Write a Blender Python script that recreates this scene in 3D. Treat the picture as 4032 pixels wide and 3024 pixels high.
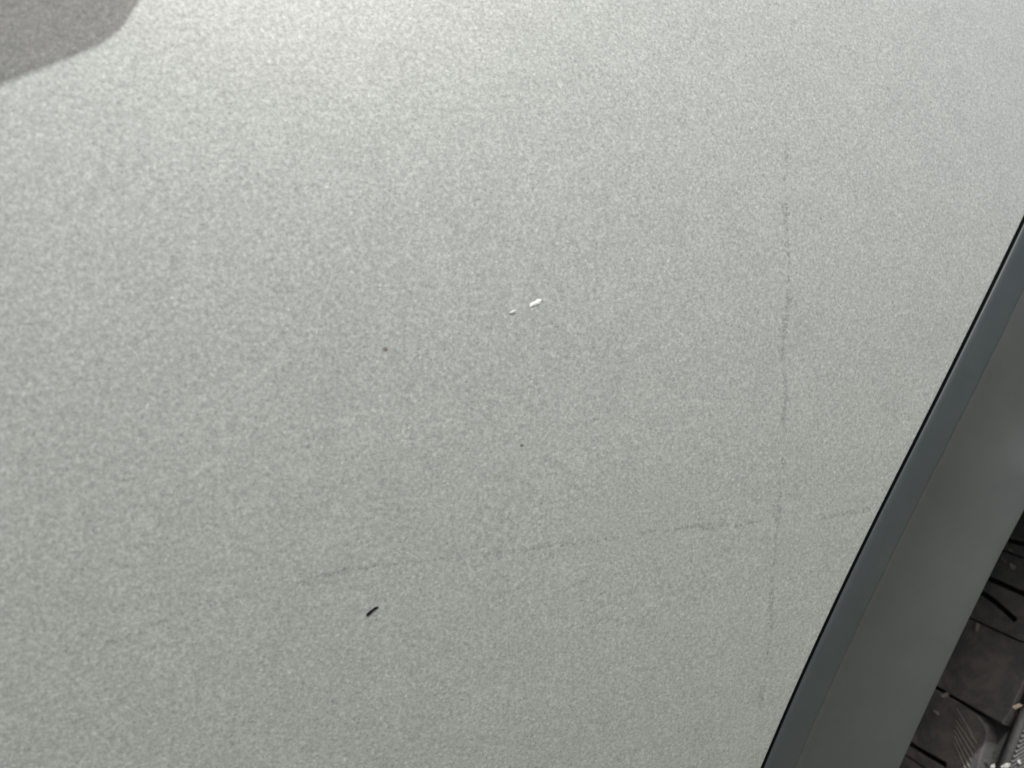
import bpy, bmesh, math, random
from mathutils import Vector, Matrix
random.seed(7)
R = math.radians
for o in list(bpy.data.objects):
    bpy.data.objects.remove(o, do_unlink=True)
sc = bpy.context.scene
col = sc.collection

# ------------------------------------------------------------------ camera
W0, H0 = 4032.0, 3024.0
LENS = 26.0
YAW, PITCH, DIST = R(22), R(-9), 0.165
AIM = Vector((0, 0, 0.637))
fwd = Vector((math.sin(YAW) * math.cos(PITCH), math.cos(YAW) * math.cos(PITCH), math.sin(PITCH)))
right = fwd.cross(Vector((0, 0, 1))).normalized()
up = right.cross(fwd).normalized()
CAM = AIM - fwd * DIST
cd = bpy.data.cameras.new('camera')
cam = bpy.data.objects.new('camera', cd)
col.objects.link(cam)
M = Matrix((right, up, -fwd)).transposed().to_4x4()
M.translation = CAM
cam.matrix_world = M
cd.lens, cd.sensor_width = LENS, 36.0
cd.clip_start, cd.clip_end = 0.005, 500
cd.dof.use_dof = True
cd.dof.focus_distance = 0.200
cd.dof.aperture_fstop = 16.0
sc.camera = cam

# ------------------------------------------------------------------ sky, sun, exposure
SUN = Vector((-0.03, -0.26, 0.85)).normalized()      # towards the sun
world = bpy.data.worlds.new('World')
sc.world = world
world.use_nodes = True
nt = world.node_tree
bg = nt.nodes['Background']
sky = nt.nodes.new('ShaderNodeTexSky')
sky.sky_type = 'NISHITA'
sky.sun_disc = False
sky.sun_elevation = math.asin(SUN.z)
sky.sun_rotation = math.atan2(SUN.x, SUN.y)
sky.air_density, sky.dust_density, sky.ozone_density = 0.8, 10.0, 1.5
nt.links.new(sky.outputs[0], bg.inputs[0])
bg.inputs[1].default_value = 0.075
ld = bpy.data.lights.new('sun', 'SUN')
ld.energy, ld.angle, ld.color = 2.6, R(0.5), (1.0, 0.98, 0.95)
sun = bpy.data.objects.new('sun', ld)
col.objects.link(sun)
sun.rotation_euler = SUN.to_track_quat('Z', 'Y').to_euler()
sc.view_settings.view_transform = 'Standard'
sc.view_settings.look = 'None'
sc.view_settings.gamma = 1.0
sc.view_settings.exposure = 0.39

# ------------------------------------------------------------------ helpers
def tag(o, label=None, cat=None, group=None, kind=None):
    if label: o['label'] = label
    if cat: o['category'] = cat
    if group: o['group'] = group
    if kind: o['kind'] = kind
    return o

def link(name, me, mat, parent=None):
    o = bpy.data.objects.new(name, me)
    col.objects.link(o)
    if mat and not me.materials: me.materials.append(mat)
    if parent: o.parent = parent
    return o

def mesh(name, verts, faces, smooth=True):
    me = bpy.data.meshes.new(name)
    me.from_pydata([tuple(v) for v in verts], [], faces)
    me.validate(); me.update()
    bm = bmesh.new(); bm.from_mesh(me)
    bmesh.ops.recalc_face_normals(bm, faces=bm.faces[:])
    bm.to_mesh(me); bm.free()
    for p in me.polygons: p.use_smooth = smooth
    return me

def grid_faces(nu, nv, closed_u=False):
    f = []
    for i in range(nu if closed_u else nu - 1):
        for j in range(nv - 1):
            a, b = i * nv + j, ((i + 1) % nu) * nv + j
            f.append((a, b, b + 1, a + 1))
    return f

def ray(px, py):
    k = 36.0 / LENS / W0
    return (fwd + right * ((px - W0 / 2) * k) + up * (-(py - H0 / 2) * k)).normalized()

def project(p):
    d = p - CAM
    z = d.dot(fwd)
    k = LENS / 36.0 * W0
    return (W0 / 2 + d.dot(right) / z * k, H0 / 2 - d.dot(up) / z * k)

# the body side of the car: leans back towards the top, barely bowed along its length
def fy(x, z):
    t = z - AIM.z + 0.035
    y = (t * t) / (2 * 0.39) if t > 0 else (t * t) / (2 * 0.72)
    return y + (x - 0.035) ** 2 / (2 * 2.1)

def fn(x, z):
    e = 1e-4
    gx = (fy(x + e, z) - fy(x - e, z)) / (2 * e)
    gz = (fy(x, z + e) - fy(x, z - e)) / (2 * e)
    return Vector((gx, -1.0, gz)).normalized()

def hit(px, py):
    d = ray(px, py)
    t = 0.15
    for _ in range(40):
        p = CAM + d * t
        t -= (p.y - fy(p.x, p.z)) / max(0.05, d.y)
    return CAM + d * t

def surf(x, z, h=0.0):
    return Vector((x, fy(x, z), z)) + fn(x, z) * h

# ------------------------------------------------------------------ materials
def mat(name):
    m = bpy.data.materials.new(name)
    m.use_nodes = True
    n = m.node_tree.nodes
    return m, m.node_tree, n['Principled BSDF']

def noise(nt, co, scale, detail=2.0, rough=0.5, dist=0.0):
    n = nt.nodes.new('ShaderNodeTexNoise')
    n.inputs['Scale'].default_value = scale
    n.inputs['Detail'].default_value = detail
    n.inputs['Roughness'].default_value = rough
    n.inputs['Distortion'].default_value = dist
    nt.links.new(co, n.inputs['Vector'])
    return n.outputs['Fac']

def ramp(nt, fac, stops, interp='LINEAR'):
    r = nt.nodes.new('ShaderNodeValToRGB')
    r.color_ramp.interpolation = interp
    els = r.color_ramp.elements
    while len(els) < len(stops): els.new(0.5)
    for e, (p, c) in zip(els, stops):
        e.position = p
        e.color = (c, c, c, 1) if isinstance(c, (int, float)) else (*c, 1)
    nt.links.new(fac, r.inputs[0])
    return r.outputs[0]

def mul(nt, a, b, blend='MULTIPLY', fac=1.0):
    m = nt.nodes.new('ShaderNodeMix')
    m.data_type, m.blend_type = 'RGBA', blend
    m.inputs[0].default_value = fac
    nt.links.new(a, m.inputs[6]); nt.links.new(b, m.inputs[7])
    return m.outputs[2]

def coords(nt):
    return nt.nodes.new('ShaderNodeTexCoord').outputs['Object']

def bump(nt, h, bs, strength, dist):
    b = nt.nodes.new('ShaderNodeBump')
    b.inputs['Strength'].default_value = strength
    b.inputs['Distance'].default_value = dist
    nt.links.new(h, b.inputs['Height'])
    nt.links.new(b.outputs[0], bs.inputs['Normal'])

def make_paint():
    m, t, b = mat('silver_metallic_paint')
    co = coords(t)
    f1 = noise(t, co, 1130, 1.5, 0.6, 0.35)
    f2 = noise(t, co, 2900, 1.0, 0.5)
    f3 = noise(t, co, 90, 3.0, 0.5)
    c1 = ramp(t, f1, [(0.28, 0.80), (0.50, 0.98), (0.72, 1.19)])
    c2 = ramp(t, f2, [(0.28, 0.83), (0.72, 1.14)])
    c3 = ramp(t, f3, [(0.30, 0.97), (0.70, 1.03)])
    base = t.nodes.new('ShaderNodeRGB'); base.outputs[0].default_value = (0.440, 0.474, 0.457, 1)
    c4 = ramp(t, noise(t, co, 1500, 0.5, 0.5, 0.2), [(0.24, 0.80), (0.36, 1.0), (0.63, 1.0), (0.76, 1.20)])
    c = mul(t, mul(t, mul(t, mul(t, base.outputs[0], c1), c2), c3), c4)
    t.links.new(c, b.inputs['Base Color'])
    b.inputs['Metallic'].default_value = 0.15
    b.inputs['Roughness'].default_value = 0.58
    b.inputs['Coat Weight'].default_value = 0.6
    b.inputs['Coat Roughness'].default_value = 0.12
    bump(t, f1, b, 0.06, 0.0004)
    return m

def make_plastic(name, lo, hi, rough):
    m, t, b = mat(name)
    co = coords(t)
    g = noise(t, co, 1800, 2.0)
    l = noise(t, co, 60, 4.0, 0.6)
    c = ramp(t, l, [(0.3, lo), (0.7, hi)])
    t.links.new(c, b.inputs['Base Color'])
    b.inputs['Roughness'].default_value = rough
    b.inputs['Specular IOR Level'].default_value = 0.4
    bump(t, g, b, 0.12, 0.0002)
    return m

def make_rubber(name, lo, hi, dust):
    m, t, b = mat(name)
    co = coords(t)
    g = noise(t, co, 700, 4.0, 0.65)
    l = noise(t, co, 75, 5.0, 0.65, 0.4)
    base = ramp(t, g, [(0.3, lo), (0.7, hi)])
    d = t.nodes.new('ShaderNodeRGB'); d.outputs[0].default_value = (*dust, 1)
    mx = t.nodes.new('ShaderNodeMix'); mx.data_type = 'RGBA'
    t.links.new(ramp(t, l, [(0.42, 0.0), (0.66, 0.85)]), mx.inputs[0])
    t.links.new(base, mx.inputs[6]); t.links.new(d.outputs[0], mx.inputs[7])
    t.links.new(mx.outputs[2], b.inputs['Base Color'])
    b.inputs['Roughness'].default_value = 0.55
    b.inputs['Specular IOR Level'].default_value = 0.5
    bump(t, g, b, 0.5, 0.0008)
    return m

def plain(name, c, rough=0.7, metal=0.0, spec=0.5, vary=0.0, scale=900):
    m, t, b = mat(name)
    if vary:
        n = noise(t, coords(t), scale, 3.0)
        t.links.new(ramp(t, n, [(0.3, tuple(v * (1 - vary) for v in c)), (0.7, tuple(v * (1 + vary) for v in c))]), b.inputs['Base Color'])
    else:
        b.inputs['Base Color'].default_value = (*c, 1)
    b.inputs['Roughness'].default_value = rough
    b.inputs['Metallic'].default_value = metal
    b.inputs['Specular IOR Level'].default_value = spec
    return m

PAINT = make_paint()
PLASTIC = make_plastic('dark_grey_plastic', (0.070, 0.081, 0.080), (0.081, 0.091, 0.089), 0.48)
LIP = make_plastic('sky_tint_lip', (0.047, 0.061, 0.065), (0.058, 0.072, 0.076), 0.5)  # blue of the sky's reflection put into the lip's base colour
RUBBER = make_rubber('dusty_tread_rubber', (0.100, 0.108, 0.110), (0.158, 0.164, 0.165), (0.270, 0.246, 0.216))
SIDE = make_rubber('sidewall_rubber', (0.062, 0.064, 0.066), (0.090, 0.092, 0.094), (0.135, 0.130, 0.120))
GAP_SHADE = plain('panel_gap_shade', (0.004, 0.004, 0.005), 0.9, 0, 0.05)  # near-black colour stands for the shade inside the panel gap
LINER = plain('black_liner', (0.012, 0.012, 0.012), 0.9, 0, 0.1, 0.2)
DULL = plain('grazed_primer', (0.58, 0.60, 0.58), 0.5, 0, 0.5, 0.1)
BARE = plain('white_primer', (0.92, 0.93, 0.92), 0.45)
NICK = plain('dark_chip', (0.010, 0.009, 0.014), 0.6, 0, 0.2)
RUST = plain('brown_chip', (0.23, 0.205, 0.18), 0.8, 0, 0.2, 0.25)
def make_hair():
    m, t, b = mat('dull_scratch')
    co = coords(t)
    b.inputs['Base Color'].default_value = (0.355, 0.380, 0.360, 1)
    b.inputs['Metallic'].default_value = 0.15
    b.inputs['Roughness'].default_value = 0.6
    t.links.new(ramp(t, noise(t, co, 900, 3.0, 0.6), [(0.36, 0.06), (0.68, 0.34)]), b.inputs['Alpha'])
    return m
HAIR = make_hair()
STONE = plain('pale_stone', (0.24, 0.21, 0.19), 0.9, 0, 0.2, 0.45, 500)
CLAY = plain('ochre_dirt', (0.25, 0.215, 0.15), 0.9, 0, 0.2, 0.3, 500)
GLINT = plain('glint_white', (0.55, 0.56, 0.54), 0.6, 0, 0.4, 0.4, 500)  # white flecks that stand for glints on the sidewall ribs
GREY = plain('grey_stone', (0.14, 0.135, 0.13), 0.9, 0, 0.3, 0.3, 500)
ALLOY = plain('alloy', (0.45, 0.46, 0.47), 0.35, 0.9)
GROUND = plain('worn_paving', (0.167, 0.170, 0.146), 0.9, 0, 0.2, 0.2, 30)

# ------------------------------------------------------------------ ground
g = link('ground', mesh('ground', [(-120, -120, 0), (120, -120, 0), (120, 120, 0), (-120, 120, 0)], [(0, 1, 2, 3)], False), GROUND)
tag(g, kind='structure')

# ------------------------------------------------------------------ the car
car = bpy.data.objects.new('car', None)
car.location = (0, 0, 0)
car.empty_display_size = 0.1
col.objects.link(car)
tag(car, 'silver metallic car with chipped fender, dark grey wheel arch trim and dusty tyre', 'car')

# where the painted panel ends: a nearly straight edge rising to the right
def curve_through(pts):
    (z0, x0), (z1, x1), (z2, x2) = [(p.z, p.x) for p in pts]
    def f(z):
        return (x0 * (z - z1) * (z - z2) / ((z0 - z1) * (z0 - z2)) + x1 * (z - z0) * (z - z2) / ((z1 - z0) * (z1 - z2))
                + x2 * (z - z0) * (z - z1) / ((z2 - z0) * (z2 - z1)))
    return f
gp = [hit(4032, 851), hit(3617, 1700), hit(2997, 3024)]
gx = curve_through(gp)
ZT, ZB = gp[0].z, gp[2].z
def edge_x(z):
    if z > ZT:
        s = (gx(ZT) - gx(ZT - 0.01)) / 0.01; return gx(ZT) + s * (z - ZT) + 5.0 * (z - ZT) ** 2  # out of view the edge is bent further over the wheel, shading the tread
    if z < ZB:
        s = (gx(ZB + 0.01) - gx(ZB)) / 0.01; return gx(ZB) + s * (z - ZB) - 0.0 * (z - ZB) ** 2
    return gx(z)
def frame(z):
    P = surf(edge_x(z), z)
    T = (surf(edge_x(z + 1e-3), z + 1e-3) - surf(edge_x(z - 1e-3), z - 1e-3)).normalized()
    N = fn(P.x, P.z)
    U = T.cross(N).normalized()
    if U.x < 0: U = -U
    return P, T, N, U

ZLO, ZHI = AIM.z - 0.22, AIM.z + 0.22
# fender: sheet with a folded lip along the trim joint
NZ, NX = 120, 60
vs = []
for i in range(NZ):
    z = ZLO + (ZHI - ZLO) * i / (NZ - 1)
    P, T, N, U = frame(z)
    xe = P.x
    for j in range(NX):
        x = -0.55 + (xe - 0.003 + 0.55) * (j / (NX - 2)) ** 0.8
        vs.append(surf(x, z) if j < NX - 1 else P - U * 0.0003)
        if j == NX - 2:
            vs += [P - U * 0.0014, P - U * 0.0006]
    vs.append(P - N * 0.0003 + U * 0.0001)
    vs.append(P - N * 0.012 + U * 0.0001)
fender = link('fender', mesh('fender', vs, grid_faces(NZ, NX + 4)), PAINT, car)
fender['label'] = 'silver metallic painted fender with white scratch and dark chip'

# trim widths measured across the joint
def width_at(zref, px, py):
    q = hit(px, py)
    best = None
    for k in range(-400, 400):
        z = zref + k * 0.0005
        P, T, N, U = frame(z)
        d = abs((q - P).dot(T))
        if best is None or d < best[0]: best = (d, z, (q - P).dot(U))
    return best[1], best[2]
k1 = width_at(ZB, 3130, 3024); k2 = width_at(ZT, 4032, 1134)
e1 = width_at(ZB, 3560, 3024); e2 = width_at(ZT, 4032, 2042)
def lin(a, b):
    return lambda z: a[1] + (b[1] - a[1]) * min(1.6, max(-0.6, (z - a[0]) / (b[0] - a[0])))
uk, ue = lin(k1, k2), lin(e1, e2)
GAP = 0.0018
NS = 300
lip_v, trim_v = [], []
for i in range(NS):
    z = ZLO + (ZHI - ZLO) * i / (NS - 1)
    P, T, N, U = frame(z)
    a, e = uk(z), ue(z) - 0.0105
    dz = max(0.0, z - AIM.z + 0.012)         # unseen upper moulding broadened to shade the tread from the sun
    e += min(0.17, 75.0 * dz * dz)
    a += 0.00008 * math.sin(z * 340) + 0.00007 * math.sin(z * 911 + 1) + 0.00006 * math.sin(z * 2300) + random.uniform(-1, 1) * 0.00009
    # inner band of the trim, kept separate for its sky-reflection tint
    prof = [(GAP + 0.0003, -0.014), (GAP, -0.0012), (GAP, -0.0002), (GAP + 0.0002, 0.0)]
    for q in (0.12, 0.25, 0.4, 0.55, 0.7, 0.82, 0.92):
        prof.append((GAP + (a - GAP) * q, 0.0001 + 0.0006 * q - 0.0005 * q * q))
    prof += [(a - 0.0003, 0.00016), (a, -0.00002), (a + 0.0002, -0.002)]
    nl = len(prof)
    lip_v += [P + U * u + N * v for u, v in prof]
    # hard moulding: dished, flaring out to a rounded outer edge
    w = e - a
    prof = [(a - 0.0003, -0.003), (a - 0.0003, -0.00016), (a - 0.00022, -0.00014), (a + 0.0005, -0.00016)]
    for q in range(1, 15):
        t_ = q / 15
        prof.append((a + 0.0005 + (w - 0.0025) * t_, -0.00016 - 0.0098 * t_ + 0.0133 * t_ ** 2.2))
    ub, vb = e - 0.0020, 0.00338
    for q in range(0, 7):
        th = -0.25 + q / 6 * (R(85) + 0.25)
        prof.append((ub + 0.0016 * (math.sin(th)) + 0.0004, vb - 0.0016 * (1 - math.cos(th))))
    prof += [(e - 0.0001, -0.006), (e - 0.002, -0.014)]
    nh = len(prof)
    trim_v += [P + U * u + N * v for u, v in prof]
trim = link('wheel_arch_trim', mesh('wheel_arch_trim', trim_v, grid_faces(NS, nh)), PLASTIC, car)
trim['label'] = 'dark grey plastic wheel arch trim'
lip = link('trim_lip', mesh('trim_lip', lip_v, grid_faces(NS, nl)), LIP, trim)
lip['label'] = 'inner lip of the trim along the paint joint, sky reflection tint in its colour'
vs = []
for i in range(60):
    P, T, N, U = frame(ZLO + (ZHI - ZLO) * i / 59)
    vs += [P - U * 0.0006 - N * 0.0005, P + U * (GAP + 0.0006) - N * 0.0005]
link('gap_shade_strip', mesh('gap_shade_strip', vs, grid_faces(60, 2)), GAP_SHADE, car)  # black strip laid in the panel gap as its shade

# ---- marks in the paint
def blade(name, pts, mt, h=0.00012, dome=0.00012):
    """a thin raised flake following the paint: outline in photograph pixels, domed to its middle"""
    P = [hit(x, y) for x, y in pts]
    c = sum(P, Vector()) / len(P)
    n = fn(c.x, c.z)
    v = [p - n * 0.0001 for p in P] + [p + n * h for p in P] + [c + n * (h + dome)]
    k = len(P)
    f = [(i, (i + 1) % k, k + (i + 1) % k, k + i) for i in range(k)] + [(k + i, k + (i + 1) % k, 2 * k) for i in range(k)]
    return link(name, mesh(name, v, f, False), mt, fender)
blade('scratch', [(2086, 1199), (2090, 1193), (2103, 1188), (2115, 1179), (2127, 1178), (2133, 1182), (2126, 1190), (2124, 1195), (2106, 1203), (2098, 1204), (2086, 1211)], BARE)
blade('scratch', [(2004, 1235), (2010, 1228), (2024, 1219), (2031, 1222), (2029, 1231), (2018, 1236)], DULL)
blade('paint_chip', [(1441, 2424), (1444, 2416), (1451, 2410), (1457, 2404), (1468, 2397), (1474, 2391), (1487, 2388), (1491, 2391), (1482, 2399), (1475, 2402), (1464, 2412), (1452, 2424)], NICK)
for (x, y, a, b, mt) in ((1518, 1374, 10, 8, RUST), (2055, 1753, 7, 5, RUST)):
    blade('paint_chip', [(x + a * math.cos(t) * random.uniform(.75, 1.15), y + b * math.sin(t) * random.uniform(.75, 1.15)) for t in [k * math.tau / 9 for k in range(9)]], mt, 0.00005, 0.00004)

def hairline(pts, wpx, density, seed):
    rnd = random.Random(seed)
    v, f = [], []
    x, y = pts[0]
    for (x1, y1) in pts[1:]:
        L = math.hypot(x1 - x, y1 - y); n = max(1, int(L / 16))
        nx, ny = -(y1 - y) / L, (x1 - x) / L
        off = 0.0
        for k in range(n):
            off = off * 0.8 + rnd.uniform(-5, 5)
            slow = 0.5 + 0.5 * math.sin((x + (x1 - x) * k / n) * 0.011 + (y + (y1 - y) * k / n) * 0.017 + seed)
            if rnd.random() > density * (0.55 + 0.45 * slow): continue
            q0, q1 = k / n, (k + rnd.uniform(0.7, 1.2)) / n
            w = wpx * rnd.uniform(0.3, 1.0) * (0.5 + 0.5 * slow)
            o1 = off + rnd.uniform(-4, 4)
            quad = [(x + (x1 - x) * q0 + nx * (off - w), y + (y1 - y) * q0 + ny * (off - w)), (x + (x1 - x) * q1 + nx * (o1 - w * .6), y + (y1 - y) * q1 + ny * (o1 - w * .6)),
                    (x + (x1 - x) * q1 + nx * (o1 + w * .6), y + (y1 - y) * q1 + ny * (o1 + w * .6)), (x + (x1 - x) * q0 + nx * (off + w), y + (y1 - y) * q0 + ny * (off + w))]
            b = len(v)
            for (a_, b_) in quad:
                h_ = hit(a_, b_); v.append(h_ + fn(h_.x, h_.z) * 0.00003)
            f.append((b, b + 1, b + 2, b + 3))
        x, y = x1, y1
    tag(link('hairline_scratch', mesh('hairline_scratch', v, f, False), HAIR, fender), kind='stuff')
hairline([(3092, 560), (3104, 1040), (3088, 1500), (3080, 1900), (3060, 2100), (3040, 2350), (3015, 2650), (2995, 2800)], 17.0, 1.0, 3)
hairline([(420, 2530), (700, 2420), (1100, 2300), (1500, 2220), (2000, 2172), (2350, 2130), (2700, 2080), (2990, 2062), (3200, 2035), (3430, 2012)], 15.0, 0.95, 5)

# ------------------------------------------------------------------ wheel
RT = 0.335                                   # tread radius
S = CAM + ray(3962, 2850) * ((0.034 - CAM.y) / ray(3962, 2850).y)
ANG = R(24)
WC = Vector((S.x + RT * math.cos(ANG), 0.034, S.z - RT * math.sin(ANG)))
WC.y = S.y
TW = 0.205                                   # tread width, runs inwards (+Y)
def pol(r, th, y):                           # th from the front (-X) upwards
    return Vector((WC.x - r * math.cos(th), WC.y + y, WC.z + r * math.sin(th)))
def lathe(name, prof, n, mt, parent):
    v = [pol(r, k * math.tau / n, y) for k in range(n) for (r, y) in prof]
    return link(name, mesh(name, v, grid_faces(n, len(prof), True)), mt, parent)

# rim: barrel, lip, disc
wheel = lathe('wheel', [(0.225, 0.02), (0.232, 0.012), (0.236, 0.006), (0.232, 0.003), (0.222, 0.010), (0.214, 0.030), (0.212, 0.17), (0.23, 0.185)], 96, ALLOY, car)
v, f = [], []
for s in range(5):
    th = s * math.tau / 5
    b = len(v)
    for (r, w, y) in ((0.03, 0.035, 0.02), (0.12, 0.022, 0.014), (0.216, 0.028, 0.022)):
        for (sg, dy) in ((-1, 0), (1, 0), (1, 0.022), (-1, 0.022)):
            c, s_ = math.cos(th), math.sin(th)
            x_, z_ = -r * c - sg * w * s_, r * s_ - sg * w * c
            v.append(WC + Vector((x_, y + dy, z_)))
    for k in range(2):
        for m_ in range(4):
            f.append((b + k * 4 + m_, b + k * 4 + (m_ + 1) % 4, b + k * 4 + 4 + (m_ + 1) % 4, b + k * 4 + 4 + m_))
link('spokes', mesh('spokes', v, f, False), ALLOY, wheel)

def tread_hit(px, py, r=RT + 0.0004):
    d = ray(px, py)
    lo = None
    for k in range(2000):
        t = 0.12 + k * 0.0003
        p = CAM + d * t
        if p.y > WC.y and math.hypot(p.x - WC.x, p.z - WC.z) < r: return p
    return CAM + d * 0.4
DEP = 0.0075
prof = [(0.236, 0.022), (0.245, 0.008), (0.265, -0.004), (0.290, -0.008), (0.305, -0.0075), (0.3200, -0.0066), (0.3312, -0.0042),
        (0.3316, -0.0048), (0.3330, -0.0044), (0.3334, -0.0034), (0.3328, -0.0016), (0.3280, -0.0010), (RT - DEP, 0.0004), (RT - DEP, 0.01),
        (RT - DEP, TW / 2), (RT - DEP, TW - 0.004), (0.325, TW + 0.002), (0.290, TW + 0.010), (0.25, TW), (0.236, TW - 0.02)]
tyre = lathe('tyre', prof, 360, SIDE, wheel)
tyre['label'] = 'dusty black rubber tyre carcass with ribbed sidewall'

# fine slanting ribs moulded into the shoulder of the sidewall
v, f = [], []
NR = 930
def side_y(r):
    for (r0, y0), (r1, y1) in zip(prof[2:7], prof[3:8]):
        if r0 <= r <= r1: return y0 + (y1 - y0) * (r - r0) / (r1 - r0)
    return -0.004
for k in range(NR):
    th0 = k * math.tau / NR
    b = len(v)
    for q in range(5):
        s = q / 4
        r = 0.3311 - 0.036 * s
        th = th0 + 0.125 * s
        wd = math.tau / NR * 0.27
        y = side_y(r)
        v += [pol(r, th - wd, y + 0.0003), pol(r, th, y - 0.0011), pol(r, th + wd, y + 0.0003)]
    for q in range(4):
        a = b + q * 3
        f += [(a, a + 1, a + 4, a + 3), (a + 1, a + 2, a + 5, a + 4)]
ribs = link('sidewall_rib', mesh('sidewall_rib', v, f, False), SIDE, wheel)
tag(ribs, kind='stuff')

# tread blocks: outline in (t along the tyre, w across it), raised from the carcass
def block_mesh(name, outline, top_dome=0.0004):
    bm = bmesh.new()
    vs = [bm.verts.new((t, w, 0)) for t, w in outline]
    fc = bm.faces.new(vs)
    ext = bmesh.ops.extrude_face_region(bm, geom=[fc])
    tv = [e for e in ext['geom'] if isinstance(e, bmesh.types.BMVert)]
    for q in tv: q.co.z = DEP
    te = [e for e in ext['geom'] if isinstance(e, bmesh.types.BMEdge)]
    bmesh.ops.bevel(bm, geom=te, offset=0.00045, segments=2, affect='EDGES', profile=0.6)
    bmesh.ops.recalc_face_normals(bm, faces=bm.faces[:])
    bm.faces.ensure_lookup_table()
    bmesh.ops.triangulate(bm, faces=[q for q in bm.faces if len(q.verts) > 4])
    me = bpy.data.meshes.new(name)
    for q in bm.verts:                       # follow the tread's round
        q.co.z -= q.co.x ** 2 / (2 * RT)
        if q.co.z > DEP * 0.5 and q.co.y < 0.006: q.co.z -= (0.006 - q.co.y) ** 2 * 22
    bm.to_mesh(me); bm.free()
    me.materials.append(RUBBER)
    return me
NB = 60
PITCHL = math.tau * RT / NB
hl = PITCHL / 2 - 0.0004
SL = 0.0012
w0, w1 = 0.0005, 0.043
def slit(path, h=SL):                        # a notch cut in from the inner side: path of (t, w) from its closed end inwards
    tip = path[0]
    return [(t + h, w) for t, w in reversed(path)] + [(tip[0], tip[1] - h * 0.6)] + [(t - h, w) for t, w in path]
shA = block_mesh('tread_block_slits', [(-hl, w0), (hl, w0), (hl, w1)] + slit([(0.0022, 0.0060), (0.0022, 0.0150), (0.0027, 0.0295), (0.0040, w1)])
                 + slit([(-0.0099, 0.0133), (-0.0058, 0.0250), (-0.0048, 0.0300), (-0.0040, w1)]) + [(-hl, w1)])
shB = block_mesh('tread_block_plain', [(-hl, w0 + .001), (-hl + .005, w0), (hl - .003, w0), (hl, w0 + .002), (hl, w1), (-hl, w1)])
gh = hl - 0.0007
shC = block_mesh('tread_block_arched', [(-hl, w0 + .002), (0.0, 0.0046), (0.0072, 0.0047), (0.0112, 0.0056), (0.0138, 0.0077), (0.0156, 0.0110), (gh - 0.0004, 0.0150), (gh, 0.0200), (gh, w1)]
                 + slit([(-0.0107, 0.0170), (-0.0117, 0.0290), (-0.0120, w1)]) + [(-hl, w1)])
bm = bmesh.new(); bm.from_mesh(shC)          # fine moulded lines inside the arch
for q in range(7):
    c0 = Vector((0.0135 - q * 0.0022, 0.0205 - q * 0.0006, 0)); c1 = Vector((0.0075 - q * 0.0026, 0.0075 + (q == 0) * 0.0035, 0))
    d = (c1 - c0).normalized(); nn = Vector((-d.y, d.x, 0)) * 0.0004
    vv = []
    for zz, ww in ((DEP - 0.0004, 1.6), (DEP + 0.00028, 0.6)):
        for (cc, sg) in ((c0, -1), (c0, 1), (c1, 1), (c1, -1)):
            p_ = cc + nn * sg * ww
            vv.append(bm.verts.new((p_.x, p_.y, zz - p_.x ** 2 / (2 * RT))))
    for ids in ((4, 5, 6, 7), (0, 1, 5, 4), (1, 2, 6, 5), (2, 3, 7, 6), (3, 0, 4, 7)):
        bm.faces.new([vv[k] for k in ids])
bmesh.ops.recalc_face_normals(bm, faces=bm.faces[:])
bm.to_mesh(shC); bm.free()
mid = block_mesh('tread_block_middle', [(-hl + .003, 0.051), (hl - .004, 0.048), (hl + .001, 0.075), (hl - .003, 0.103), (-hl + .004, 0.106), (-hl - .001, 0.079)])
inn = block_mesh('tread_block_inner', [(-hl, 0.112), (hl, 0.112), (hl, TW - 0.006), (-hl, TW - 0.006)])
seq = [shB, shA, shC]
# find the block index whose place is nearest to the middle of the visible stretch
def place(me, k, th):
    o = link('tread_block', me, None, wheel)
    c = pol(RT - DEP, th, 0)
    tx = Vector((math.sin(th), 0, math.cos(th)))         # along the tread, upwards at the front
    ra = Vector((-math.cos(th), 0, math.sin(th)))
    ay = Vector((0, 1, 0))
    Mb = Matrix((tx, ay, ra)).transposed().to_4x4()
    Mb.translation = c
    o.matrix_world = Mb
    return o
pm = tread_hit(3850, 2620, RT)
TH0 = math.atan2(pm.z - WC.z, WC.x - pm.x)
def loc(px, py):
    p = tread_hit(px, py, RT); th = math.atan2(p.z - WC.z, WC.x - p.x)
    return round((th - TH0) * RT * 1000, 1), round((p.y - WC.y) * 1000, 1)
for k in range(NB):
    th = TH0 + k * math.tau / NB
    place(seq[k % 3], k, th)
    place(mid, k, th)
    place(inn, k, th + math.pi / NB)

# wheel house behind the trim
v = []
for i in range(60):
    th = -0.9 + i / 59 * 4.4
    for y in (0.0, 0.02, 0.12, 0.28):
        v.append(pol(RT + 0.075, th, y - 0.005))
link('wheel_house_liner', mesh('wheel_house_liner', v, grid_faces(60, 4)), LINER, car)

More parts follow.
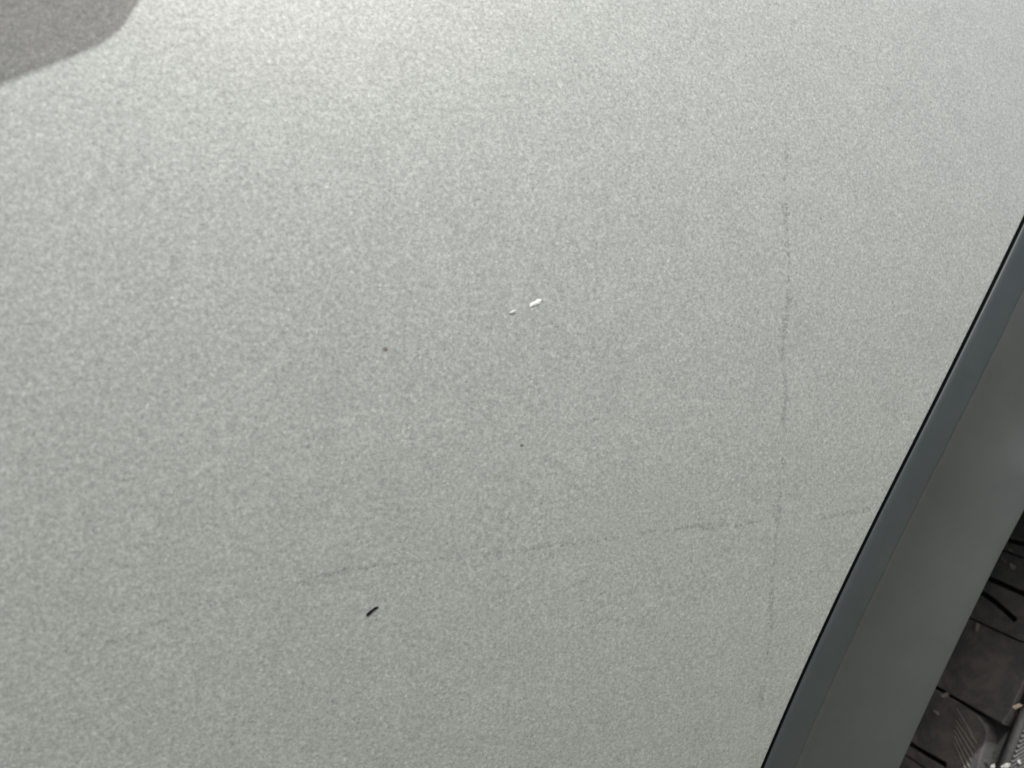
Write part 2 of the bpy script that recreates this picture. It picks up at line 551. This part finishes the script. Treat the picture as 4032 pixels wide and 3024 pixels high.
# ------------------------------------------------------------------ grit caught in the tread, painted glints on the sidewall
def side_hit(px, py, y=-0.006):
    d = ray(px, py); return CAM + d * ((WC.y + y - CAM.y) / d.y)
def stone(c, size, dirs, mt, label, seed, name='pebble'):
    rnd = random.Random(seed)
    bm = bmesh.new()
    bmesh.ops.create_icosphere(bm, subdivisions=2, radius=1.0)
    for q in bm.verts: q.co *= rnd.uniform(0.5, 1.2)
    me = bpy.data.meshes.new(name)
    bm.to_mesh(me); bm.free()
    o = link(name, me, mt)
    a = dirs[0].normalized(); b = (dirs[1] - a * dirs[1].dot(a)).normalized()
    Mx = Matrix((a * size[0], b * size[1], a.cross(b) * size[2])).transposed().to_4x4()
    Mx.translation = c
    o.matrix_world = Mx
    tag(o, label, 'pebble', 'grit caught in the tyre tread')
    return o
def st(px, py, l, w, ang, mt, label, seed, side=False):
    c = side_hit(px, py) if side else tread_hit(px, py)
    dist = (c - CAM).dot(fwd)
    k = 36.0 / LENS / W0 * dist
    a = right * math.cos(R(ang)) - up * math.sin(R(ang))
    stone(c, (l * k / 2, w * k / 2, w * k / 5), (a, up), mt, label, seed)
st(3985, 2168, 46, 16, 35, GREY, 'thin grey grit sliver in the tread, topmost against the trim', 1)
st(3992, 2232, 54, 24, 38, STONE, 'pale pinkish pebble in the upper tread groove beside the trim', 2)
st(3960, 2210, 46, 22, 40, GREY, 'dull grey pebble just above the pale pinkish pebble', 3)
st(3846, 2466, 18, 42, 10, CLAY, 'small ochre clod halfway down the trim edge', 4)
st(3722, 2738, 46, 18, -15, STONE, 'pale flat pebble in the lower tread groove beside the trim', 5)
st(3690, 2808, 44, 14, 42, STONE, 'thin slanting pale pebble low down against the trim', 6)
st(4006, 2782, 42, 22, -25, CLAY, 'yellowish clod on the tyre shoulder rim', 7, True)
st(3908, 3018, 24, 16, -40, GLINT, 'small painted glint at the left of the ribbed sidewall', 8, True)
st(3962, 3014, 44, 18, -15, GLINT, 'long painted glint on the ribbed sidewall', 9, True)
st(4012, 3000, 18, 16, -40, GLINT, 'bright painted glint nearest the right side on the ribs', 10, True)

# ------------------------------------------------------------------ unseen slab added and shaped to cast the corner shadow
P0 = hit(455, 165)
La = (hit(0, 340) - P0).normalized()
Lb = (hit(562, 0) - P0).normalized()
a_s, b_s, c_s = 1.0, (La.dot(SUN) + Lb.dot(SUN)), La.dot(Lb)
disc = b_s * b_s - 4 * c_s
al = (-b_s + math.sqrt(max(0, disc))) / 2 if disc > 0 else 0.0
A = (La + SUN * al).normalized(); B = (Lb + SUN * al).normalized()
Q = P0 + SUN * 0.075
nrm = A.cross(B).normalized()
def rr(w, h, r, n=8):
    pts = []
    for (cx, cy, a0) in ((r, r, 180), (w - r, r, 270), (w - r, h - r, 0), (r, h - r, 90)):
        for k in range(n + 1):
            t = R(a0 + 90 * k / n)
            pts.append((cx + r * math.cos(t), cy + r * math.sin(t)))
    return pts
out = rr(0.148, 0.072, 0.007)
v, f = [], []
for d, ins in ((0, 0.0008), (0.0012, 0), (0.0066, 0), (0.0078, 0.0008)):
    for (x, y) in out:
        cx, cy = 0.074, 0.036
        v.append(Q + A * (x + (cx - x) * ins * 12) + B * (y + (cy - y) * ins * 12) + nrm * d)
n = len(out)
for k in range(3):
    for i in range(n): f.append((k * n + i, k * n + (i + 1) % n, (k + 1) * n + (i + 1) % n, (k + 1) * n + i))
f.append(tuple(range(n))); f.append(tuple(range(3 * n, 4 * n)))
ph = link('shadow_caster', mesh('shadow_caster', v, f, False), plain('caster_black', (0.03, 0.03, 0.032), 0.3))
tag(ph, 'added unseen phone-shaped slab, casting the corner shadow at upper left', 'shadow_caster')
